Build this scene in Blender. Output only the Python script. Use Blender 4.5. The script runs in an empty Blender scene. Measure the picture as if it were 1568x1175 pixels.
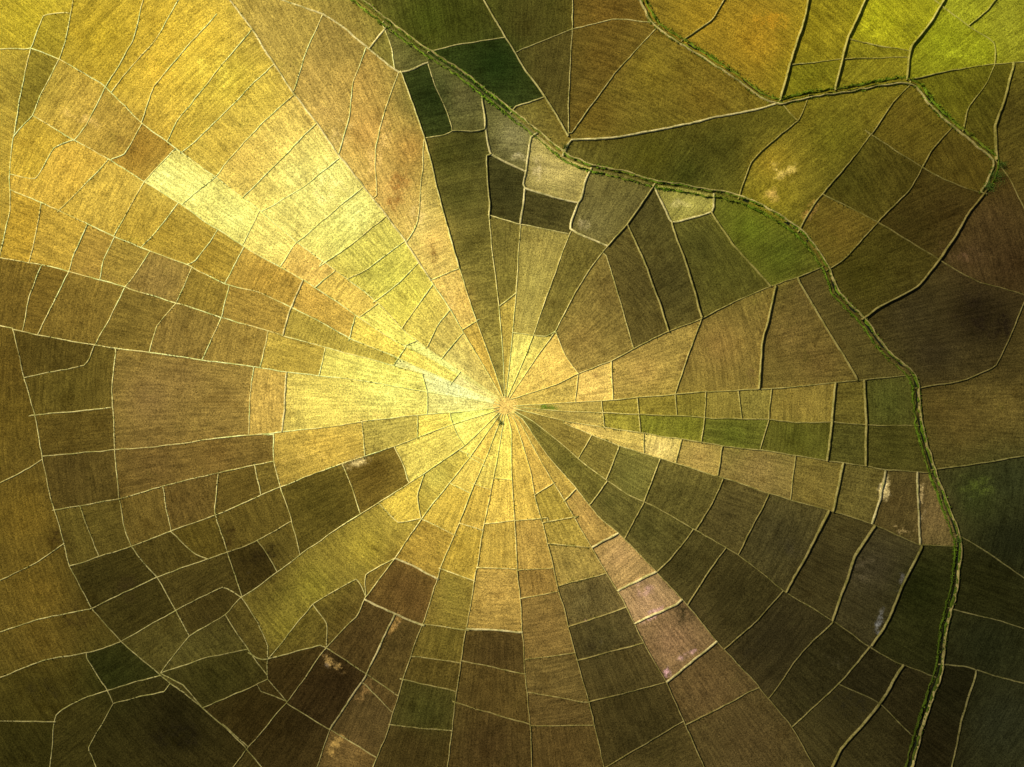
import bpy, math, random
import numpy as np
from mathutils import Vector
from mathutils.geometry import delaunay_2d_cdt
random.seed(7); rng=np.random.default_rng(7)
S=400/1568.0
HX,HY=772.,622.
def wx(x): return (np.asarray(x,dtype=float)-784)*S
def wy(y): return (588-np.asarray(y,dtype=float))*S
def vnoise(x,y,sc,seed=0):
    x=np.asarray(x,float)/sc+1000.;y=np.asarray(y,float)/sc+1000.
    xi=np.floor(x).astype(np.int64);yi=np.floor(y).astype(np.int64);fx=x-xi;fy=y-yi
    fx=fx*fx*(3-2*fx);fy=fy*fy*(3-2*fy)
    def h(a,b):
        n=(a*374761393+b*668265263+seed*974711)&0x7fffffff
        n=((n^(n>>13))*1274126177)&0x7fffffff
        return ((n^(n>>16))&0xffff)/65535.
    return (h(xi,yi)*(1-fx)+h(xi+1,yi)*fx)*(1-fy)+(h(xi,yi+1)*(1-fx)+h(xi+1,yi+1)*fx)*fy
def dome(px,py):
    X=(np.asarray(px,float)-HX)*S;Y=(np.asarray(py,float)-HY)*S
    r2=np.minimum(X*X+Y*Y,300.**2)
    return -0.00008*r2+(vnoise(px,py,150,3)-.5)*1.2

# ------------------------------------------------ traced plan of the place
# class letter: b bund, d tall dark bund, p broad pale footpath bund, c stream
L="""
c 545,-2 600,42 655,82 700,112 745,148 800,190 862,240 900,258 950,268 1000,283 1060,292 1130,306 1190,335 1230,365 1262,410 1285,455 1320,490 1355,540 1395,573 1403,600 1407,650 1425,715 1450,780 1468,830 1462,900 1448,960 1440,1030 1420,1090 1395,1178
c 983,-2 1005,35 1045,65 1090,92 1130,118 1165,145 1195,155 1240,145 1300,135 1395,121 1430,155 1465,188 1500,215 1530,243 1522,275 1510,295
b 1530,243 1550,270 1570,310
d 740,-2 775,60 805,110 835,150 870,210
b 655,80 710,68 775,58
b 800,75 835,62 876,45
b 877,-2 876,45 872,120 870,210
b 790,165 835,150
b 1010,38 940,115 875,205
p 862,240 875,216 940,212 1020,198 1090,182 1160,168 1195,158
b 1005,35 940,30 876,45
b 1045,62 1090,30 1110,-2
d 1195,155 1210,100 1230,40 1240,-2
d 1280,136 1300,60 1328,-2
b 1210,100 1300,88 1390,85
d 1391,121 1400,70 1430,30 1450,-2
b 1310,60 1395,75
b 1395,120 1460,105 1520,95 1570,90
b 1440,-2 1490,35 1530,60 1531,95
b 1490,35 1520,10 1530,-2
b 1531,95 1520,120 1490,160 1480,200
d 1560,95 1545,150 1530,190 1532,243
b 1240,145 1222,186 1197,158
b 1222,186 1180,220 1150,250 1130,304
b 1395,130 1370,155 1340,200 1300,250 1245,315 1222,355
b 1465,190 1430,230 1395,290 1350,335 1300,390 1278,408
d 1515,290 1490,320 1460,370 1435,405 1405,440 1350,470 1323,488
b 1325,198 1390,240 1450,275 1512,295
b 1262,300 1345,340 1440,398
b 1440,398 1500,430 1570,450
b 1405,595 1470,585 1530,560 1570,470
b 1430,720 1500,712 1570,700
b 1470,820 1520,850 1570,885
b 1460,935 1520,950 1570,965
b 1440,1020 1500,1030 1480,1100 1465,1178
b 1500,1030 1570,1050
b 655,95 665,130 680,160 693,203 650,213
d 695,203 742,200 738,147
p 738,147 743,195 752,238 806,265
p 806,262 812,212 822,205
p 806,262 804,290 885,312 897,275 903,262
p 885,312 873,352 930,378
b 797,345 873,360
d 930,378 960,345 985,310 1002,284
p 804,290 797,345
b 748,330 797,345
p 1000,285 1015,315 1028,342 1060,335 1090,325 1092,302
d 1088,325 1120,375 1180,440
d 745,240 748,290 750,335
d 613,110 632,160 650,210 665,270 680,330 693,375 704,412 
b 704,412 722,470 740,520 758,570 771,609
b 750,335 753,380 760,430 765,480 770,540 773,609
b 797,345 793,400 790,450 785,510 780,560 774,609
b 875,355 865,375 850,420 835,460 820,505 805,545 777,609
b 930,378 905,410 880,450 850,508 820,550 780,610
b 928,393 945,450 968,533
d 960,345 985,400 1010,470 1022,508
d 1028,345 1050,410 1073,487
b 785,510 835,516 850,508
b 765,470 790,450
b 850,508 865,545 885,573
b 782,612 850,590 885,573 935,553 970,535 1020,510 1070,490 1130,460 1180,440 1220,425 1262,408
b 785,622 870,617 940,613 985,608 1030,605 1080,600 1160,597 1230,592 1310,583 1395,575
b 790,624 860,630 920,632 975,635 1035,637 1080,640 1130,642 1175,643 1220,647 1270,647 1325,652 1407,652
b 786,626 865,645 925,655 980,663 1040,673 1105,683 1165,690 1215,698 1270,707 1325,714 1355,720 1425,725
b 862,648 910,668 945,682 985,695 1035,710 1100,730 1175,755 1225,770 1280,785 1335,803 1410,835 1460,838
b 785,628 815,645 860,680 900,715 960,757 1000,775 1065,812 1130,850 1200,905 1240,930 1280,955 1330,990 1370,1015 1438,1040
b 783,630 800,642 840,700 880,745 915,790 945,815 1000,870 1050,925 1105,990 1160,1050 1210,1110 1250,1178
b 781,632 795,645 830,710 865,768 905,838 930,880 955,920 985,985 1020,1045 1045,1100 1080,1178
b 779,633 790,648 812,720 820,765 838,830 852,890 868,950 885,1020 905,1085 925,1178
b 776,634 783,660 783,720 788,795 792,870 797,930 800,970 805,1040 812,1110 815,1178
b 773,634 762,700 752,750 740,810 730,870 720,930 712,970 705,1020 695,1090 685,1178
b 770,634 745,700 725,745 700,810 675,870 650,950 630,1000 612,1060 590,1130 570,1178
b 767,633 720,700 680,750 645,795 605,855 560,915 545,945 500,992 440,1075 380,1145 355,1178
b 764,632 715,680 650,725 580,770 520,808 460,850 400,895 370,915 345,942 290,975 245,1032
b 885,573 880,616
b 935,553 938,612
b 1073,487 1058,530 1045,565 1033,605
d 1187,440 1178,480 1165,530 1160,597
d 1220,425 1245,470 1260,495 1290,545 1312,583
b 920,615 925,655
b 975,610 980,662
b 1033,605 1035,637
b 1080,600 1078,640 1073,680
b 1130,600 1135,641
b 1180,598 1176,643 1163,690
d 1278,588 1272,647 1265,706
d 1322,583 1325,620 1325,714
b 985,663 985,695
b 1042,673 1033,710
b 1105,683 1098,730
b 1217,700 1210,765
d 1290,710 1275,785
p 1355,720 1347,765 1335,803
p 1405,725 1407,780 1410,835
b 905,668 885,702
b 947,684 928,733
b 1010,703 985,767
b 1105,735 1090,770 1065,812
b 1177,757 1155,800 1130,850
d 1268,785 1235,850 1205,905
d 1340,805 1310,850 1275,950
d 1412,838 1380,900 1360,950 1335,990
b 930,735 905,770
b 985,768 955,825
b 1060,812 1030,850 1005,875
b 1110,840 1080,880 1052,925
b 1200,905 1160,950 1108,995
b 1275,955 1230,1000 1180,1070
b 1335,990 1285,1050 1215,1115
d 1385,1020 1345,1085 1290,1150 1275,1178
b 1285,1050 1350,1080 1400,1130
b 880,750 862,768
p 945,816 905,838
p 1003,875 945,905
p 1035,925 970,955
p 1085,992 1020,1045
b 1162,1055 1050,1110
b 850,738 820,757
b 885,790 832,800
b 905,838 840,832
b 930,878 855,897
b 957,930 870,960
b 985,985 885,1010
b 1020,1045 900,1075
b 1045,1105 925,1178
b 838,793 787,797
b 845,870 792,872
b 856,905 797,916
b 872,1000 803,1010
b 900,1075 810,1060
b 912,1110 813,1112
b 783,735 756,732
b 788,797 742,802
b 792,870 730,868
p 799,968 715,962
b 803,1032 707,1012
b 812,1110 692,1075
b 752,750 718,738
b 745,715 715,698
b 741,812 703,800
b 730,890 672,870
b 718,965 645,955
b 705,1015 630,1005
b 700,1060 612,1040
b 690,1120 595,1110
b 740,705 705,690
b 720,755 690,740
b 700,820 648,795
p 672,888 640,870 605,855
p 650,958 600,938 557,918
b 607,1065 565,1035 500,992
b 500,1116 440,1078
b 600,1090 560,1050
p 605,940 585,985 560,1035 530,1080 505,1118 
b 505,1118 485,1178
b 505,1118 575,1160
b 650,725 640,760 645,793
b 580,770 610,800 645,793
b 605,855 560,880 560,915
b 500,992 490,988 410,1010
b 370,915 395,955 410,990 410,1040 440,1075
b 345,942 370,980 410,1035
b 560,915 545,888 480,925 410,1010 380,1000
b 245,1032 310,1010 380,995
b 310,1085 370,1060 410,1040
b 340,1110 380,1145
b 245,1032 280,1050 310,1085
b 440,1075 400,1060
p 350,-2 385,45 420,100 450,145 485,190 520,240 560,290 595,335 620,370 640,400 660,430 
b 660,430 690,475 710,510 740,560 769,610
b 495,20 470,75 450,140
p 430,-2 495,22 530,45 565,75 612,112 655,97
p 592,42 565,75
b 605,110 600,75 585,35
b 560,75 540,130 535,180 520,235
b 610,112 590,170 575,230 578,300
b 660,430 705,412
b 620,375 640,340 650,215
b 710,505 735,490
b 86,88 150,125 215,187 268,227 330,272 398,323 455,372 515,415 580,465 620,508 680,552 767,612
b 45,175 110,213 165,243 220,278 270,310 330,350 372,378 430,410 485,442 550,487 600,520 650,545 700,573 766,614
b 10,290 60,310 130,342 175,363 230,385 290,408 345,435 400,450 455,475 540,520 600,545 650,567 765,617
b -2,395 60,405 120,420 190,440 270,465 340,487 410,508 500,533 600,560 650,574
b 15,505 80,518 140,528 175,534 230,540 310,552 390,562 440,570 550,583 650,600 764,620
b 62,700 170,690 240,685 330,672 420,663 500,655 560,645 650,635 720,630 764,624
b 78,783 180,765 250,745 330,725 420,706
b 764,628 680,655 600,685 525,710 428,747 340,785 260,815 200,838 107,868
b 135,935 240,885 325,855 390,830 445,800
b 182,985 270,935 340,900 370,915
b 105,-2 95,60 86,88 60,140 45,175 15,207 8,270 10,320 -2,375
b -2,500 15,505 30,570 50,640 62,700 75,760 95,830 105,870 140,935 185,985 245,1035 310,1085 370,1140 400,1178
b 175,534 170,600 175,690
b 390,562 385,610 382,667
p 440,572 437,620 432,663
b 647,573 655,602 655,635
b 40,637 165,625
b 142,528 125,560 35,578
b 420,663 420,706 430,745 445,790 460,850
b 382,667 420,665
b 525,710 540,745 552,785
b 605,685 620,715 625,735
b 520,712 600,685
b 335,725 330,785 345,835 370,912
b 175,690 182,765 190,810 200,838
b 200,838 225,870 240,885 262,925 290,975
b 262,815 300,850 320,858
b -2,740 30,725 62,705
b -2,890 50,865 95,835
b -2,970 60,950 130,935
b -2,1040 60,1015 140,1000 182,985
b 70,1178 80,1100 130,1070 245,1035
b 130,1010 170,1080 130,1150 140,1178
b 170,1080 250,1060
b -2,1110 80,1110
b 190,440 165,490 143,528
b 270,465 240,500 228,540
b 340,487 325,520 310,552
b 412,508 400,562
b 500,533 490,575
b 100,418 75,470 53,512
b 132,342 112,385 100,418
b 230,385 205,420 190,440
b 295,408 270,465
b 352,437 340,487
p 462,438 445,478 435,513
b 545,487 535,523 
b 622,532 605,558
b 215,190 190,235 170,243
b 160,130 130,190 112,213
b 268,228 220,278 175,358
b 165,243 120,290 85,325
b 272,312 240,355 215,380
b 335,352 300,400 285,407
b 374,380 345,435
b 330,272 280,312
b 398,323 372,378
b 455,372 430,410
b 515,415 485,440
b 580,465 552,487
b 640,522 622,530
b 10,265 50,272 80,225 110,213
b 40,70 86,88
b -2,70 40,70 60,20 95,15
b 15,207 40,70
b 215,-2 200,60 160,130
b 330,20 280,75 235,130 215,187
b 270,-2 235,60 190,110 170,138
b 383,45 330,110 270,185 255,215
b 417,100 360,155 300,215 275,235
b 452,145 400,190 350,245 330,272
b 485,190 430,245 375,300
b 522,242 460,290 400,325
b 556,287 500,335 455,372
b 592,332 540,375 490,410
b 620,370 560,415 533,428
b 640,405 610,435 572,465
b 664,435 640,470 615,505
b 690,475 670,500 655,532
b 710,510 680,545
b 250,745 255,780 262,815
b 390,708 395,735 400,760
b 120,775 135,815 150,852
b 395,830 410,850 425,875
b 60,405 40,455 30,507
b 60,310 50,360 40,400
b 175,363 155,400 150,430
b 705,570 690,590
b 480,925 500,955 500,990
b 690,640 700,665 712,683
b 640,640 640,672
b 555,645 560,697
"""
def parse():
    out=[]
    for ln in L.strip().splitlines():
        t=ln.split(); 
        out.append((t[0],np.array([[float(v) for v in p.split(',')] for p in t[1:]])))
    return out
def border(p):
    return p[0]<=0 or p[0]>=1568 or p[1]<=0 or p[1]>=1176
def extend(P):
    P=P.copy().tolist()
    for end in (0,-1):
        a=np.array(P[end]); b=np.array(P[1 if end==0 else -2])
        if border(a):
            d=(a-b)/np.linalg.norm(a-b); q=(a+d*330).tolist()
            if end==0:P.insert(0,q)
            else:P.append(q)
    return np.array(P)
def smooth(P,step=7.,stiff=.5):
    out=[]
    n=len(P)
    if n==2: Q=[2*P[0]-P[1],P[0],P[1],2*P[1]-P[0]]
    else: Q=[2*P[0]-P[1]]+list(P)+[2*P[-1]-P[-2]]
    for i in range(1,len(Q)-2):
        p0,p1,p2,p3=Q[i-1],Q[i],Q[i+1],Q[i+2]
        k=max(1,int(np.linalg.norm(p2-p1)/step))
        for j in range(k):
            t=j/k
            c=0.5*((2*p1)+(-p0+p2)*t+(2*p0-5*p1+4*p2-p3)*t*t+(-p0+3*p1-3*p2+p3)*t**3)
            l=p1*(1-t)+p2*t
            out.append(c*(1-stiff)+l*stiff)
    out.append(P[-1]); return np.array(out)
lines=[]
for c,P in parse():
    P=smooth(extend(P),stiff=.15 if c=='c' else .6)
    if len(P)>2:
        jx=(vnoise(P[:,0],P[:,1],26,11)-.5)*1.6;jy=(vnoise(P[:,0],P[:,1],26,12)-.5)*1.6
        jx+=(vnoise(P[:,0],P[:,1],9,13)-.5)*1.0;jy+=(vnoise(P[:,0],P[:,1],9,14)-.5)*1.0
        d=np.clip((np.hypot(P[:,0]-HX,P[:,1]-HY)-60)/250,.1,1)
        P=P+np.stack([jx*d,jy*d],1)
    lines.append([c,P])
segA=[];segB=[];sid=[]
for i,(c,P) in enumerate(lines):
    segA.append(P[:-1]);segB.append(P[1:]);sid.append(np.full(len(P)-1,i))
segA=np.concatenate(segA);segB=np.concatenate(segB);sid=np.concatenate(sid)
for i,(c,P) in enumerate(lines):
    for e in (0,-1):
        p=P[e]
        if not(-10<p[0]<1578 and -10<p[1]<1186): continue
        if np.hypot(p[0]-HX,p[1]-HY)<45: continue
        m=sid!=i
        A=segA[m];B=segB[m];d=B-A;t=np.clip(((p-A)*d).sum(1)/np.maximum((d*d).sum(1),1e-6),0,1)
        q=A+d*t[:,None];dist=np.hypot(*(q-p).T);k=dist.argmin()
        if dist[k]<22:
            u=(q[k]-p);u=u/(np.linalg.norm(u)+1e-6)
            newp=q[k]+u*0.6
            if e==0:lines[i][1]=np.vstack([newp,lines[i][1]])
            else:lines[i][1]=np.vstack([lines[i][1],newp])
ang=np.linspace(0,2*math.pi,25)
hubring=np.stack([HX+2+np.cos(ang)*19,HY+np.sin(ang)*15],1)   # edge of the bare clearing, closes the wedges

# ------------------------------------------------ crop colours, vignette shade and centre glow painted in (x y r g b)
SEED="""40 30 170 150 42;60 130 125 110 38;150 50 165 140 40;180 110 170 143 48;240 40 185 155 50;310 60 200 169 58;350 120 188 170 58;290 110 205 178 65;240 100 192 156 52;400 140 190 166 66;130 160 180 150 64;190 190 165 136 58;90 240 193 157 62;50 240 180 150 52;210 230 150 116 44;150 280 186 156 64;100 340 185 153 58;40 350 169 136 46;250 270 238 210 122;300 290 236 207 118;360 330 236 207 116;420 370 225 197 106;480 415 204 170 86;270 210 170 139 52;330 220 190 161 66;370 240 195 163 74;440 230 215 192 102;400 290 195 170 80;450 270 224 207 124;500 260 230 207 118;490 320 208 195 106;540 330 228 214 128;530 370 195 184 88;600 370 195 183 88;600 430 178 169 72;640 460 186 173 72;570 410 170 160 68;420 40 155 132 60;470 120 165 137 68;400 60 172 147 72;520 60 122 104 48;530 130 170 140 68;500 170 205 169 92;560 200 182 144 72;600 290 205 169 92;630 230 165 126 58;640 350 230 194 112;665 370 195 154 76;685 440 215 182 98;710 460 185 148 72;740 540 175 144 62;660 30 68 76 20;700 30 60 63 18;760 100 36 50 16;810 40 75 66 28;850 100 80 71 30;920 90 102 82 30;930 20 105 82 30;1000 110 122 106 32;1080 150 114 94 30;910 180 97 79 28;1080 20 142 116 32;1160 60 153 120 32;1230 120 115 109 24;1260 40 132 118 26;1350 30 150 145 26;1350 105 122 113 28;1450 60 128 131 24;1510 70 140 142 28;1440 130 102 99 22;1550 30 136 134 36;1500 130 86 80 20;1555 170 73 65 20;1000 240 85 79 22;1100 230 71 67 22;1050 270 60 62 20;1180 250 150 124 38;1180 300 135 119 32;1280 210 90 86 22;1300 280 76 72 22;1390 180 97 83 25;1390 260 72 61 20;1290 350 102 84 30;1320 420 66 60 18;1400 350 57 48 16;1460 320 72 57 25;1500 265 80 66 20;1450 250 85 73 25;1520 340 76 59 30;1500 390 78 60 34;1400 480 65 56 30;1500 480 45 36 19;1430 540 58 49 28;1550 400 58 43 22;1550 560 62 52 25;665 150 42 52 19;710 150 78 74 38;720 225 54 54 20;785 210 145 136 92;850 265 172 154 90;775 285 60 57 26;840 325 70 64 30;905 345 108 99 55;980 320 80 73 35;680 240 60 60 20;700 300 74 71 28;720 380 94 84 35;745 450 128 112 50;760 530 155 137 64;775 360 96 86 40;775 430 124 112 46;778 500 165 142 62;830 380 138 121 60;820 430 164 150 76;810 480 156 141 70;795 540 215 190 96;880 410 91 82 35;850 470 118 104 45;985 440 73 64 30;1030 430 69 62 28;1110 410 86 82 30;1060 315 155 146 72;1150 350 98 106 27;1200 390 76 81 24;1070 380 71 68 28;890 520 142 116 57;930 450 103 88 42;985 500 95 82 38;850 560 204 170 84;910 590 206 172 90;985 570 164 135 68;1100 530 134 108 53;1210 510 109 90 44;1240 450 90 77 38;1255 555 104 85 40;1300 490 81 70 32;1350 560 76 67 30;1000 620 128 113 43;1055 620 124 111 43;1105 620 131 115 50;1155 620 125 112 50;1230 620 134 114 50;1300 615 98 87 35;1360 615 76 77 30;950 640 140 129 47;1000 650 116 114 37;1050 655 107 106 32;1120 665 89 92 30;1220 670 85 84 28;1290 680 79 75 30;1370 685 71 67 25;1010 685 202 176 102;1070 700 160 134 70;1160 720 132 111 60;1240 740 114 98 45;1310 750 97 86 40;1370 770 83 69 35;1432 790 106 87 50;900 657 198 169 90;880 678 122 105 46;920 705 115 102 45;965 735 107 101 46;1030 760 85 77 35;1110 790 79 69 35;1190 820 67 60 33;1250 860 61 53 27;1340 870 61 54 34;1410 900 37 39 13;870 710 97 90 37;930 770 91 84 38;985 810 79 73 33;1040 860 65 58 27;1130 910 57 50 24;1190 970 51 44 24;1260 1010 48 43 21;1330 1050 43 38 19;860 740 164 136 62;900 790 165 132 69;950 850 168 134 84;990 920 160 127 90;1030 980 132 102 70;1080 1050 95 75 43;1150 1130 81 66 36;830 760 150 129 52;870 800 153 131 56;880 850 146 124 60;900 920 97 84 46;920 990 72 63 33;960 1060 65 55 26;1000 1130 59 51 24;800 700 198 167 74;805 770 185 153 68;815 830 162 131 62;825 890 137 108 52;835 960 123 98 50;845 1040 101 83 42;860 1140 84 66 32;765 700 218 184 84;765 780 198 167 74;760 840 172 143 62;760 910 170 138 68;760 1000 75 59 28;750 1060 83 66 30;750 1140 70 54 26;735 700 198 168 75;720 780 177 148 62;705 840 163 136 52;695 910 128 111 45;680 980 103 89 35;660 1025 83 69 28;650 1090 66 63 25;630 1150 67 53 24;720 680 218 186 88;690 770 187 158 64;650 840 157 128 52;620 900 90 67 32;640 925 98 74 35;560 970 77 60 29;610 980 81 65 31;580 1090 85 68 36;520 1050 51 38 18;470 1100 50 39 17;540 1140 110 86 46;670 730 220 188 90;620 770 194 167 67;560 840 158 137 48;480 900 122 111 38;440 960 103 92 32;350 1000 73 65 27;450 1040 58 45 19;400 1100 52 41 16;330 1040 58 53 20;280 1000 87 79 36;270 1090 38 33 13;170 1040 45 46 16;100 1140 55 50 18;30 1150 52 47 16;50 1075 68 59 20;60 990 94 77 29;60 910 105 84 30;40 790 110 88 30;30 640 94 77 27;20 560 89 71 26;110 720 82 67 29;240 710 100 79 39;330 698 121 96 44;500 685 184 153 66;570 725 93 75 28;650 665 215 182 80;490 770 79 68 24;140 800 90 77 31;280 770 99 79 36;380 750 94 77 31;150 890 60 52 20;240 860 77 65 26;290 830 87 73 26;400 800 94 79 31;400 870 60 49 19;210 940 60 52 20;310 920 67 56 23;230 610 122 98 54;280 580 127 103 53;100 600 90 77 29;90 660 90 74 29;80 550 84 70 27;410 610 184 152 74;500 620 213 184 86;600 600 240 214 108;700 605 247 225 126;700 640 228 200 96;340 620 138 113 54;30 450 108 87 34;110 480 119 97 40;180 500 112 93 39;260 510 127 104 49;350 525 141 116 53;450 545 168 144 60;570 570 218 195 96;60 370 161 131 52;150 400 156 126 54;240 430 133 109 55;310 450 135 112 45;390 475 150 122 53;490 500 139 119 48;590 545 174 158 68;200 350 170 142 54;250 350 160 133 49;320 390 156 129 48;410 425 162 129 53;480 465 180 145 64;560 505 199 176 76;620 545 205 186 84;700 590 250 234 142;540 450 198 168 78;620 520 213 193 92;690 562 238 217 114;1480 640 97 80 37;1540 620 107 90 42;1440 620 86 70 31;1500 760 62 68 27;1550 740 58 61 32;1550 830 31 32 16;1510 900 40 39 15;1520 990 34 35 17;1540 1110 46 46 30;1470 1060 33 31 14;1430 1140 38 32 15;770 625 198 166 88;1480 20 146 147 34"""
SD=np.array([[float(v) for v in s.split()] for s in SEED.replace('\n','').split(';')])
def s2l(c): c=np.asarray(c,float)/255.; return np.where(c<=.04045,c/12.92,((c+.055)/1.055)**2.4)
E_CAL=np.array([1.0,.985,1.06])
def tone(c):
    lum=np.asarray(c).mean(-1,keepdims=True)
    return np.minimum(c*1.19*(np.maximum(lum,1e-4)/.22)**.16,.93)
SC=s2l(SD[:,2:])/E_CAL
glow=1+.16*np.exp(-(np.hypot(SD[:,0]-HX+60,SD[:,1]-HY)/280)**2)  # soft light around the hub, painted into the crop colours
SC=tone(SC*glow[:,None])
SX=SD[:,:2]
def idw(px,py,k=3.0,eps=12.):
    px=np.asarray(px,float);py=np.asarray(py,float);out=np.empty((len(px),3))
    for i in range(0,len(px),20000):
        d=np.hypot(px[i:i+20000,None]-SX[None,:,0],py[i:i+20000,None]-SX[None,:,1])+eps
        w=d**-k; w/=w.sum(1)[:,None]
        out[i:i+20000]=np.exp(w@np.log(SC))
    return out

# ------------------------------------------------ planar subdivision
pts=[];edges=[]
for c,P in lines+[['x',hubring]]:
    b=len(pts); pts+= [Vector((float(a),float(bb))) for a,bb in P]
    edges+=[(b+i,b+i+1) for i in range(len(P)-1)]
g=7.
for yy in np.arange(-300,1480,g):
    for xx in np.arange(-300,1870,g):
        inside=-20<xx<1590 and -20<yy<1200
        if not inside and random.random()>.12: continue
        pts.append(Vector((xx+random.uniform(-2.4,2.4),yy+random.uniform(-2.4,2.4))))
b=len(pts); cs=[(-320,-320),(1890,-320),(1890,1500),(-320,1500)]
pts+=[Vector(c) for c in cs]; edges+=[(b,b+1),(b+1,b+2),(b+2,b+3),(b+3,b)]
V,E,F,_,OE,_=delaunay_2d_cdt(pts,edges,[],0,1e-4)
V=np.array([[v[0],v[1]] for v in V]);F=np.array([f for f in F])
cons=set()
for e,o in zip(E,OE):
    if len(o): cons.add((min(e),max(e)))
par=list(range(len(F)))
def find(a):
    while par[a]!=a:
        par[a]=par[par[a]];a=par[a]
    return a
em={}
for fi,f in enumerate(F):
    for k in range(3):
        a,bb=int(f[k]),int(f[(k+1)%3]);key=(min(a,bb),max(a,bb))
        if key in cons: continue
        if key in em:
            x,y=find(em[key]),find(fi)
            if x!=y: par[x]=y
        else: em[key]=fi
lab=np.array([find(i) for i in range(len(F))])
u,lab=np.unique(lab,return_inverse=True);nc=len(u)
T=V[F];cen=T.mean(1)
area=np.abs((T[:,1,0]-T[:,0,0])*(T[:,2,1]-T[:,0,1])-(T[:,1,1]-T[:,0,1])*(T[:,2,0]-T[:,0,0]))/2
ca=np.maximum(np.bincount(lab,area,nc),1e-6);cx=np.bincount(lab,area*cen[:,0],nc)/ca;cy=np.bincount(lab,area*cen[:,1],nc)/ca
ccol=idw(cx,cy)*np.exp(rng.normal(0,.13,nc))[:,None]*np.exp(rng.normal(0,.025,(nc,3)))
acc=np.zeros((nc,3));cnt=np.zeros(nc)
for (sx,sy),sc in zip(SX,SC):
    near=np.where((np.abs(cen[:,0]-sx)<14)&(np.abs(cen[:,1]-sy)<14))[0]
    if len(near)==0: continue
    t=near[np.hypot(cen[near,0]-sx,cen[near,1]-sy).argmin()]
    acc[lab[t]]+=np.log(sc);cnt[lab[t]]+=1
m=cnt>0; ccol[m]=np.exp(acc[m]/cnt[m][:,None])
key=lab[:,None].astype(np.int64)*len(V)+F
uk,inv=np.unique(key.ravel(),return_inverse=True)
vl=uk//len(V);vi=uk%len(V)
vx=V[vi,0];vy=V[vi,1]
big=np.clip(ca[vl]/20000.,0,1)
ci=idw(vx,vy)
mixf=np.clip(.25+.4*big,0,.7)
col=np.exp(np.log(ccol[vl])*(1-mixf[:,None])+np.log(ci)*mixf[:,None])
BL="""350 822 16 26 0 45 32 12 .6;610 290 20 45 15 150 108 50 .5;665 395 8 30 -10 120 84 35 .5;1200 262 24 16 0 220 190 100 .42;1185 300 20 14 0 190 155 80 .35;1510 490 70 50 20 30 23 13 .45;1003 938 26 7 -25 225 175 180 .6;985 900 20 22 0 180 140 126 .4;1020 1030 6 10 0 215 165 172 .55;1055 1000 22 4 -30 190 148 145 .5;897 950 7 4 0 205 148 145 .5;872 990 4 10 0 195 145 145 .5;940 822 8 3 0 200 160 145 .5;1348 955 7 26 10 112 110 108 .5;1380 890 6 20 20 100 95 90 .4;510 1015 24 10 35 180 145 85 .5;560 1062 12 20 40 145 112 64 .55;515 1140 10 24 30 185 148 80 .5;605 955 9 22 25 165 128 70 .55;548 708 22 12 -25 210 185 120 .5;1355 750 9 24 8 230 205 140 .7;1385 812 30 8 12 190 162 105 .45;1412 770 7 45 0 210 182 124 .45;825 260 14 20 0 200 180 126 .5;895 345 14 14 0 165 150 104 .42;1040 315 20 10 10 205 190 118 .45;790 240 30 8 15 185 170 120 .42;915 575 14 8 0 130 98 50 .5;1050 560 14 24 10 100 78 40 .45;1150 575 12 20 0 90 70 38 .4;1240 545 30 10 0 85 67 34 .4;90 830 40 35 0 52 39 15 .42;110 960 30 45 0 52 41 16 .42;400 850 60 18 -20 38 30 12 .45;190 220 40 16 30 110 86 36 .45;120 180 40 12 20 215 178 98 .4;150 420 40 10 20 120 92 46 .35;350 600 20 12 0 112 89 48 .35;200 900 40 30 0 48 39 17 .4;910 900 16 26 0 60 50 26 .5;900 990 20 20 0 50 42 22 .4;1320 870 30 30 20 75 66 46 .35;1290 1010 30 20 0 56 51 34 .35;1500 745 40 20 0 78 86 32 .4;270 1130 60 30 0 24 20 10 .42;1180 30 40 25 0 180 133 32 .35;1340 40 30 25 0 180 174 34 .4;1480 80 40 20 0 164 168 36 .35;1400 40 20 20 0 92 89 20 .4;1240 320 10 25 30 165 126 64 .5;1470 385 40 18 20 100 74 50 .3;840 625 24 6 5 90 112 32 .65;820 655 10 20 -30 80 76 34 .5;330 105 50 40 0 225 202 80 .3;500 290 60 40 0 242 226 146 .3;690 460 12 30 -10 230 194 112 .4;540 880 50 20 -35 120 107 42 .35;430 910 40 20 -35 85 76 27 .4;580 230 16 50 15 225 186 107 .45;520 210 20 40 20 225 192 116 .4;640 330 14 30 10 240 208 130 .45;60 1060 50 30 0 42 36 15 .38;330 960 40 30 0 42 34 15 .38;1050 940 40 30 0 48 41 22 .4;1150 1000 30 50 20 42 36 20 .38;1300 1080 50 40 0 30 27 16 .38;1210 840 40 20 0 54 48 29 .38;763 640 8 10 0 80 82 36 .6;470 700 60 10 -8 215 180 90 .3;740 800 60 20 0 205 172 84 .3;550 640 60 12 -5 225 195 100 .3"""
bc=np.full((len(vx),3),.2);ba=np.zeros(len(vx))
for s in BL.split(';'):
    x,y,rx,ry,a,r,gg,bb,st=[float(v) for v in s.split()]
    a=math.radians(a);dx=vx-x;dy=vy-y
    uu=(dx*math.cos(a)+dy*math.sin(a))/rx;vv=(-dx*math.sin(a)+dy*math.cos(a))/ry
    w=np.clip(1.35-np.sqrt(uu*uu+vv*vv),0,1)*st
    mm=w>ba; bc[mm]=s2l([r,gg,bb])/E_CAL; ba[mm]=w[mm]
lev=dome(cx,cy)+rng.normal(0,.05,nc)
z=dome(vx,vy); lz=np.clip(lev[vl]-z,-.3,.3)
terr=np.clip((vx-500)/600,.25,1)
z=z+lz*.7*terr
z+=(vnoise(vx,vy,12,5)-.5)*.12
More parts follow.
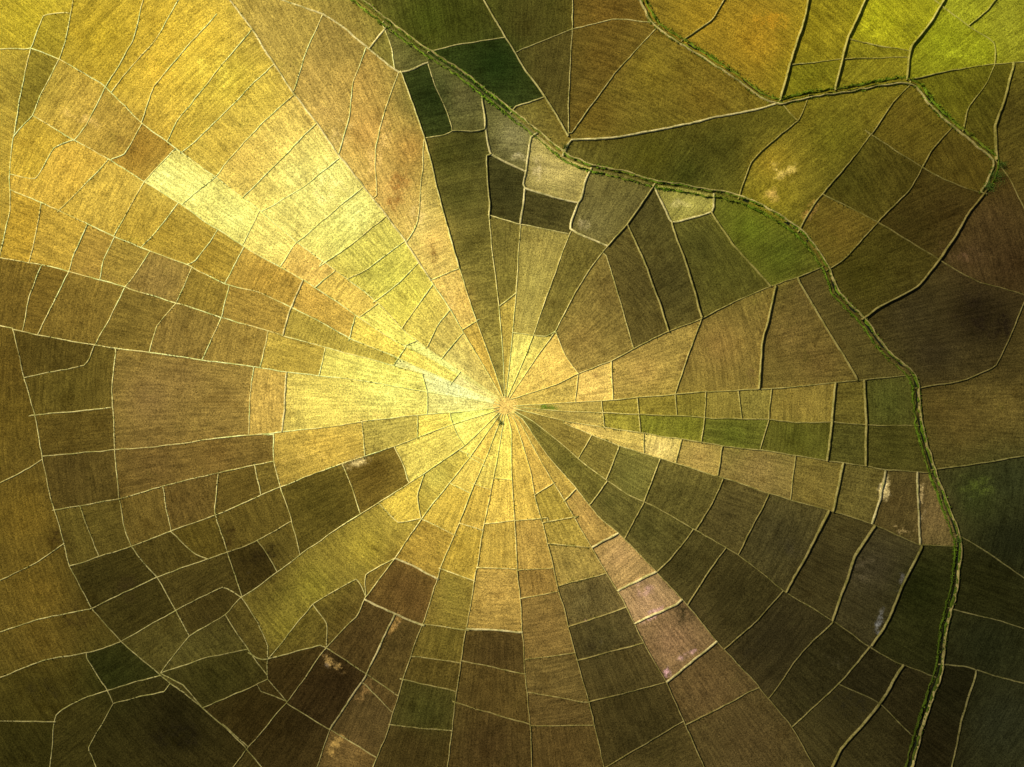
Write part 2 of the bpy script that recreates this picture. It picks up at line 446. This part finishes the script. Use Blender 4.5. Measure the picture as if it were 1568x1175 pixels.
NF=inv.reshape(-1,3)
def mkmesh(name,verts,faces,mat,smooth=False):
    me=bpy.data.meshes.new(name)
    verts=np.asarray(verts,np.float32);faces=np.asarray(faces,np.int32);k=faces.shape[1]
    me.vertices.add(len(verts));me.vertices.foreach_set('co',verts.ravel())
    me.loops.add(faces.size);me.loops.foreach_set('vertex_index',faces.ravel())
    me.polygons.add(len(faces));me.polygons.foreach_set('loop_start',np.arange(len(faces),dtype=np.int32)*k)
    me.polygons.foreach_set('loop_total',np.full(len(faces),k,np.int32))
    me.update(calc_edges=True);me.validate()
    if smooth: me.polygons.foreach_set('use_smooth',np.ones(len(me.polygons),bool))
    ob=bpy.data.objects.new(name,me);bpy.context.collection.objects.link(ob)
    if mat: me.materials.append(mat)
    return ob
def addcol(ob,name,c):
    a=ob.data.color_attributes.new(name,'FLOAT_COLOR','POINT')
    c=np.asarray(c,np.float32)
    if c.shape[1]==3:c=np.hstack([c,np.ones((len(c),1),np.float32)])
    a.data.foreach_set('color',c.ravel())

# ------------------------------------------------ materials
class N:
    def __init__(s,name):
        s.m=bpy.data.materials.new(name);s.m.use_nodes=True;s.t=s.m.node_tree;s.t.nodes.clear()
        s.o=s.t.nodes.new('ShaderNodeOutputMaterial');s.b=s.t.nodes.new('ShaderNodeBsdfPrincipled')
        s.b.inputs['Specular IOR Level'].default_value=0.
        s.b.inputs['Roughness'].default_value=1.;s.t.links.new(s.b.outputs[0],s.o.inputs[0])
    def n(s,k,**kw):
        nd=s.t.nodes.new(k)
        for a,v in kw.items(): setattr(nd,a,v)
        return nd
    def l(s,a,b): s.t.links.new(a,b)
    def val(s,x,sock):
        if isinstance(x,(int,float)): sock.default_value=x
        elif isinstance(x,tuple): sock.default_value=x
        else: s.l(x,sock)
    def math(s,op,a,b=0.,clamp=False):
        nd=s.n('ShaderNodeMath',operation=op,use_clamp=clamp);s.val(a,nd.inputs[0]);s.val(b,nd.inputs[1]);return nd.outputs[0]
    def noise(s,vec,scale,detail=3,rough=.6):
        nd=s.n('ShaderNodeTexNoise');nd.inputs['Scale'].default_value=scale;nd.inputs['Detail'].default_value=detail;nd.inputs['Roughness'].default_value=rough
        s.l(vec,nd.inputs['Vector']);return nd.outputs['Fac']
    def mapr(s,v,a,b,c,d):
        nd=s.n('ShaderNodeMapRange');s.l(v,nd.inputs[0])
        for i,q in enumerate((a,b,c,d)): nd.inputs[i+1].default_value=q
        return nd.outputs[0]
    def mix(s,f,a,b,bt='MIX'):
        nd=s.n('ShaderNodeMix',data_type='RGBA',blend_type=bt);s.val(f,nd.inputs[0]);s.val(a,nd.inputs[6]);s.val(b,nd.inputs[7]);return nd.outputs[2]
    def attr(s,nm):
        nd=s.n('ShaderNodeAttribute');nd.attribute_name=nm;return nd
    def scale(s,c,f):
        nd=s.n('ShaderNodeVectorMath',operation='SCALE');s.l(c,nd.inputs[0]);s.val(f,nd.inputs['Scale']);return nd.outputs[0]
def crop_material():
    k=N('rice_crop');pos=k.n('ShaderNodeNewGeometry').outputs['Position']
    col=k.attr('Col').outputs['Color'];bl=k.attr('Blot');pol=k.attr('Polar').outputs['Vector']
    mid=k.noise(pos,.22,5,.74)
    f=k.math('ADD',bl.outputs['Alpha'],k.mapr(mid,.3,.7,-.5,.5))
    f=k.mapr(f,.2,.75,0,1)
    f=k.math('MULTIPLY',f,k.mapr(bl.outputs['Alpha'],.05,.35,0,.95))
    c=k.mix(f,col,bl.outputs['Color'])
    n2=k.mapr(mid,.3,.7,.74,1.28)
    fine=k.noise(pos,1.9,2,.9)
    n3=k.mapr(fine,.28,.72,.28,1.76)
    st=k.mapr(k.noise(pol,1.,2,.7),.3,.7,.72,1.28)
    c=k.scale(c,k.math('MULTIPLY',n2,k.math('MULTIPLY',n3,st)))
    big_=k.noise(pos,.10,5,.74)
    h=k.mapr(big_,.40,.30,0,.3)
    c2=k.n('ShaderNodeVectorMath',operation='MULTIPLY');k.l(c,c2.inputs[0]);c2.inputs[1].default_value=(.8,.96,.7)
    c=k.mix(h,c,c2.outputs[0])
    h2=k.mapr(big_,.55,.66,0,.55)
    c3=k.n('ShaderNodeVectorMath',operation='MULTIPLY');k.l(c,c3.inputs[0]);c3.inputs[1].default_value=(.62,.58,.5)
    c=k.mix(h2,c,c3.outputs[0])
    k.l(c,k.b.inputs['Base Color'])
    bp=k.n('ShaderNodeBump');bp.inputs['Strength'].default_value=.8;bp.inputs['Distance'].default_value=.25
    k.l(fine,bp.inputs['Height']);k.l(bp.outputs[0],k.b.inputs['Normal'])
    return k.m
def soil_material(name,colattr=True,color=(.3,.25,.12,1),dark=(.5,.55,.35),amt=.7):
    k=N(name);pos=k.n('ShaderNodeNewGeometry').outputs['Position']
    if colattr: c=k.attr('Col').outputs['Color']
    else:
        c=k.n('ShaderNodeRGB');c.outputs[0].default_value=color;c=c.outputs[0]
    n=k.mapr(k.noise(pos,1.6,2,.7),.3,.7,.65,1.4)
    c=k.scale(c,n)
    v=k.n('ShaderNodeVectorMath',operation='MULTIPLY');k.l(c,v.inputs[0]);v.inputs[1].default_value=dark
    c=k.mix(k.mapr(k.noise(pos,.28,3,.7),.48,.60,0,amt),c,v.outputs[0])
    k.l(c,k.b.inputs['Base Color'])
    return k.m
M_crop=crop_material();M_bund=soil_material('bund_soil')
M_bank=soil_material('bank_grass',True)
kw=N('canal_water');kw.b.inputs['Base Color'].default_value=(.010,.012,.005,1);kw.b.inputs['Roughness'].default_value=.35;kw.b.inputs['Specular IOR Level'].default_value=.2
M_water=kw.m
M_grass=soil_material('grass_blades',True,dark=(.6,.7,.5))

# ------------------------------------------------ fields
verts=np.stack([wx(vx),wy(vy),z],1)
tri=NF[:,::-1].copy()
a=verts[tri[:,0]];b_=verts[tri[:,1]];c_=verts[tri[:,2]]
nz=np.cross(b_-a,c_-a)[:,2]
tri[nz<0]=tri[nz<0][:,::-1]
fields=mkmesh('rice_fields',verts,tri,M_crop,True)
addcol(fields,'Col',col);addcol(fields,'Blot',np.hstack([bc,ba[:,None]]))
r=np.hypot(wx(vx)-wx(HX),wy(vy)-wy(HY))
tt=np.arctan2(vy-HY,vx-HX)
cth=np.arctan2(cy-HY,cx-HX)[vl];d=tt-cth;d=(d+math.pi)%(2*math.pi)-math.pi;tt=cth+d
cr0=np.hypot(wx(cx)-wx(HX),wy(cy)-wy(HY))
crr=np.maximum(cr0,8)[vl]
pa=fields.data.attributes.new('Polar','FLOAT_VECTOR','POINT')
offs=rng.uniform(0,100,nc)
flip=(rng.random(nc)<.6)|(cr0<60)
P1=np.stack([r*np.where(flip[vl],.07,1.1),tt*crr*np.where(flip[vl],1.1,.07),offs[vl]],1)
pa.data.foreach_set('vector',P1.astype(np.float32).ravel())

# ------------------------------------------------ bunds
def ribbon(P,offs,zs,wob=.05,zn=.06,seed=1,taper=True):
    P=P[np.concatenate([[True],np.hypot(*np.diff(P,axis=0).T)>.05])]
    if len(P)<2: return None
    Q=[P[0]]
    for a,b in zip(P[:-1],P[1:]):
        k=max(1,int(np.linalg.norm(b-a)/3.2))
        for j in range(1,k+1): Q.append(a+(b-a)*j/k)
    P=np.array(Q)
    W=np.stack([wx(P[:,0]),wy(P[:,1])],1)
    t=np.gradient(W,axis=0);t/=np.maximum(np.linalg.norm(t,axis=1),1e-6)[:,None]
    n=np.stack([-t[:,1],t[:,0]],1);d=dome(P[:,0],P[:,1])
    vs=[]
    near=np.clip((np.hypot(P[:,0]-HX,P[:,1]-HY)-10)/160,.5,1)
    for o,zz in zip(offs,zs):
        oo=o*near*(1+(vnoise(P[:,0],P[:,1],6,seed+int(o*10)+50)-.5)*.8)+ (vnoise(P[:,0],P[:,1],8,seed)-.5)*wob*2
        hh=np.full(len(P),float(zz))
        if taper and zz>0: hh=hh*np.clip(.45+(P[:,0]-450)/900,.45,1.2)
        vs.append(np.stack([W[:,0]+n[:,0]*oo,W[:,1]+n[:,1]*oo,d+hh+(rng.random(len(P))-.5)*zn],1))
    vs=np.stack(vs,1);m=len(offs);L_=len(P)
    idx=np.arange(L_*m).reshape(L_,m)
    f=np.stack([idx[:-1,:-1],idx[1:,:-1],idx[1:,1:],idx[:-1,1:]],-1).reshape(-1,4)
    return vs.reshape(-1,3),f,np.repeat(P,m,0),m,L_
def build(name,items,mat,colf):
    VV=[];FF=[];CC=[];b=0
    for rb in items:
        if rb is None: continue
        v,f,P,m,l=rb;VV.append(v);FF.append(f+b);b+=len(v);CC.append(colf(P,m,l))
    FA=np.concatenate(FF);VA=np.concatenate(VV)
    nn=np.cross(VA[FA[:,1]]-VA[FA[:,0]],VA[FA[:,2]]-VA[FA[:,0]])[:,2]
    if np.median(nn)<0: FA=FA[:,::-1]
    ob=mkmesh(name,VA,FA,mat);addcol(ob,'Col',np.concatenate(CC));return ob
def bcol(P,m,l):
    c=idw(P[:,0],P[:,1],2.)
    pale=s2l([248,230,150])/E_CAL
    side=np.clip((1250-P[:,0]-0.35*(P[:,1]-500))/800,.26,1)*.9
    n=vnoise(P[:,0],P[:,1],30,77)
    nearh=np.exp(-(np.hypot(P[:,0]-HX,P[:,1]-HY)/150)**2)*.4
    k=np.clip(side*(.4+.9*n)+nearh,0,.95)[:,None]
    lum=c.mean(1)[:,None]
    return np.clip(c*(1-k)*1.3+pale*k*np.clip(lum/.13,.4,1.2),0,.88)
def pcol(P,m,l):
    c=idw(P[:,0],P[:,1],2.);pale=s2l([245,226,160])/E_CAL
    n=vnoise(P[:,0],P[:,1],25,78)[:,None]
    return c*.5+pale*(.4+.4*n)*np.clip(c.mean(1)[:,None]/.12,.42,1.)
def scol(P,m,l):
    return pcol(P,m,l)*np.array([.75,.72,.58])
nb=[];pb=[]
for i,(c,P) in enumerate(lines):
    if c=='b': nb.append(ribbon(P,[-.30,-.17,.17,.30],[-.7,.34,.34,-.7],seed=i))
    if c=='d': nb.append(ribbon(P,[-.42,-.17,.17,.42],[-.8,.9,.9,-.8],seed=i))
    if c=='p': pb.append(ribbon(P,[-.52,-.30,.30,.52],[-.8,.5,.5,-.8],seed=i))
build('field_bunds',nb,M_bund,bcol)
build('footpath_bunds',pb,M_bund,pcol)

# ------------------------------------------------ streams
streams=[P for c,P in lines if c=='c']
bk=[];wt=[];fp=[]
def gcol(P,m,l):
    c=idw(P[:,0],P[:,1],2.);g_=s2l([92,120,26])/E_CAL
    n=vnoise(P[:,0],P[:,1],35,90)[:,None]
    boost=np.clip(1.6-(P[:,0]-700)/700,.9,1.7)[:,None]
    return c*(1-n*.5-.35)+g_*(n*.5+.35)*np.clip(c.mean(1)[:,None]/.06,.5,1.2)*boost
for i,P in enumerate(streams):
    q=1.0 if i==0 else .7
    bk.append(ribbon(P,[-1.6*q,-1.2*q,-.9*q,.9*q,1.2*q,1.6*q],[-.8,1.0,-.35,-.35,.9,-.8],.35,.3,seed=200+i,taper=False))
    wt.append(ribbon(P,[-1.05*q,0,1.05*q],[-.22,-.22,-.22],.0,0.,seed=300+i,taper=False))
    W=P; t=np.gradient(W,axis=0);t/=np.linalg.norm(t,axis=1)[:,None]
    fp.append(ribbon(W+np.stack([-t[:,1],t[:,0]],1)*(-5.4 if i==0 else 4.5),[-.34,-.18,.18,.34],[-.5,.95,.95,-.5],.3,.1,seed=400+i,taper=False))
build('stream_banks',bk,M_bank,gcol)
w=build('stream_water',wt,M_water,gcol)
build('stream_footpath',fp,M_bund,scol)
gv=[];gf=[];gc=[]
def tuft(x,y,zb,h,rad,c,nbl=6):
    for _ in range(nbl):
        a=random.uniform(0,6.28);l=random.uniform(.3,1)*rad;w_=rad*.3
        b=len(gv);ca_,sa=math.cos(a),math.sin(a);bx=x+random.uniform(-.4,.4)*rad;by=y+random.uniform(-.4,.4)*rad
        gv.extend([(bx-sa*w_,by+ca_*w_,zb),(bx+sa*w_,by-ca_*w_,zb),(bx+ca_*l+sa*w_*.3,by+sa*l-ca_*w_*.3,zb+h*random.uniform(.5,1.1))])
        gf.append((b,b+1,b+2));k=random.uniform(.6,1.5);gc.extend([[c[0]*k,c[1]*k,c[2]*k]]*3)
for si,P in enumerate(streams):
    C=gcol(P,1,len(P))
    for i in range(len(P)-1):
        if not(-60<P[i][0]<1630 and -60<P[i][1]<1240): continue
        dens=vnoise(P[i:i+1,0],P[i:i+1,1],35,90)[0]
        t=P[i+1]-P[i];nrm=np.array([-t[1],t[0]])/(np.linalg.norm(t)+1e-6)
        for _ in range(int(3+17*dens**1.4)):
            o=random.choice([-1,1])*random.gauss(5.0,1.2)
            q=P[i]+t*random.random()+nrm*o
            tuft(float(wx(q[0])),float(wy(q[1])),float(dome(q[0],q[1]))+.3,random.uniform(.3,1.0),random.uniform(.25,.6),C[i]*1.15)
mkg=mkmesh('stream_side_grass',gv,gf,M_grass);addcol(mkg,'Col',gc)
gv=[];gf=[];gc=[]
for c,P in lines:
    if c=='c': continue
    C=idw(P[:,0],P[:,1],2.);nn_=vnoise(P[:,0],P[:,1],28,140)
    for i in range(len(P)-1):
        if not(-30<P[i][0]<1600 and -30<P[i][1]<1210) or np.hypot(P[i][0]-HX,P[i][1]-HY)<90: continue
        dn=max(0,nn_[i]-.45)*7*(1.3 if P[i][0]>800 else .7)
        t=P[i+1]-P[i];ln=np.linalg.norm(t);nrm=np.array([-t[1],t[0]])/(ln+1e-6)
        for _ in range(int(dn*ln/7*1.3+random.random())):
            q=P[i]+t*random.random()+nrm*random.gauss(0,1.3)
            cc=C[i]*np.array([.48,.60,.38])
            tuft(float(wx(q[0])),float(wy(q[1])),float(dome(q[0],q[1]))+.1,random.uniform(.25,.6),random.uniform(.2,.5),cc,4)
o=mkmesh('bund_weeds',gv,gf,M_grass);addcol(o,'Col',gc)
def shrub(px,py,R,n,c):
    global gv,gf,gc
    gv=[];gf=[];gc=[]
    x0,y0=float(wx(px)),float(wy(py));z0=float(dome(px,py))
    for _ in range(7):
        a=random.uniform(0,6.28);b=len(gv)
        tx,ty,tz=x0+math.cos(a)*R*.6,y0+math.sin(a)*R*.6,z0+R*.7
        gv+= [(x0-.08,y0,z0),(x0+.08,y0,z0),(tx,ty,tz)];gf.append((b,b+1,b+2));gc+=[[.06,.04,.02]]*3
    cl=[(random.gauss(0,R*.5),random.gauss(0,R*.5),random.uniform(.3,.9)*R) for _ in range(9)]
    for _ in range(n):
        q=random.choice(cl);rr=R*.33
        x=x0+q[0]+random.gauss(0,rr);y=y0+q[1]+random.gauss(0,rr);zz=z0+max(.15,q[2]+random.gauss(0,rr*.7))
        s=random.uniform(.12,.3);v=Vector((random.gauss(0,1),random.gauss(0,1),random.gauss(0,.6))).normalized();w_=v.cross(Vector((random.gauss(0,1),random.gauss(0,1),1))).normalized()
        b=len(gv);p=Vector((x,y,zz))
        gv.extend([tuple(p-v*s),tuple(p+w_*s*.5),tuple(p+v*s)]);gf.append((b,b+1,b+2))
        k=random.uniform(.5,1.6);gc.extend([[c[0]*k,c[1]*k,c[2]*k]]*3)
    o=mkmesh('shrub',gv,gf,M_grass);addcol(o,'Col',gc)
for px,py,R,c in [(1530,268,2.6,(.06,.10,.015)),(1518,285,2.,(.06,.10,.015)),(1537,250,1.6,(.06,.10,.015)),(767,648,.8,(.12,.15,.03)),(1470,828,1.2,(.06,.09,.015)),(864,228,1.1,(.06,.09,.015))]:
    shrub(px,py,R,int(260*R),c)
gm=soil_material('far_ground',False,(.10,.085,.03,1))
R=6000
far=mkmesh('ground',[(-R,-R,-9),(R,-R,-9),(R,R,-9),(-R,R,-9)],[(0,1,2,3)],gm)

# ------------------------------------------------ light, sky, camera
sc=bpy.context.scene
el=math.radians(40);az_dir=Vector((-.86,.5,0)).normalized()
sun=bpy.data.lights.new('sun','SUN');sun.energy=5;sun.angle=math.radians(.5);sun.color=(1,.94,.82)
so=bpy.data.objects.new('sun',sun);bpy.context.collection.objects.link(so)
dirv=Vector((az_dir.x*math.cos(el),az_dir.y*math.cos(el),math.sin(el)))
so.rotation_euler=dirv.to_track_quat('Z','Y').to_euler()
w=bpy.data.worlds.new('World');sc.world=w;w.use_nodes=True;nt=w.node_tree
sk=nt.nodes.new('ShaderNodeTexSky');sk.sky_type='NISHITA';sk.sun_disc=False;sk.sun_elevation=el;sk.sun_rotation=math.atan2(az_dir.x,az_dir.y)
nt.links.new(sk.outputs[0],nt.nodes['Background'].inputs[0]);nt.nodes['Background'].inputs[1].default_value=.05
cam=bpy.data.cameras.new('camera');co=bpy.data.objects.new('camera',cam);bpy.context.collection.objects.link(co)
co.location=(0,0,298.6);cam.sensor_width=36;cam.lens=36*300/400;cam.clip_end=20000
sc.camera=co
sc.view_settings.view_transform='Standard';sc.view_settings.look='None';sc.view_settings.exposure=0
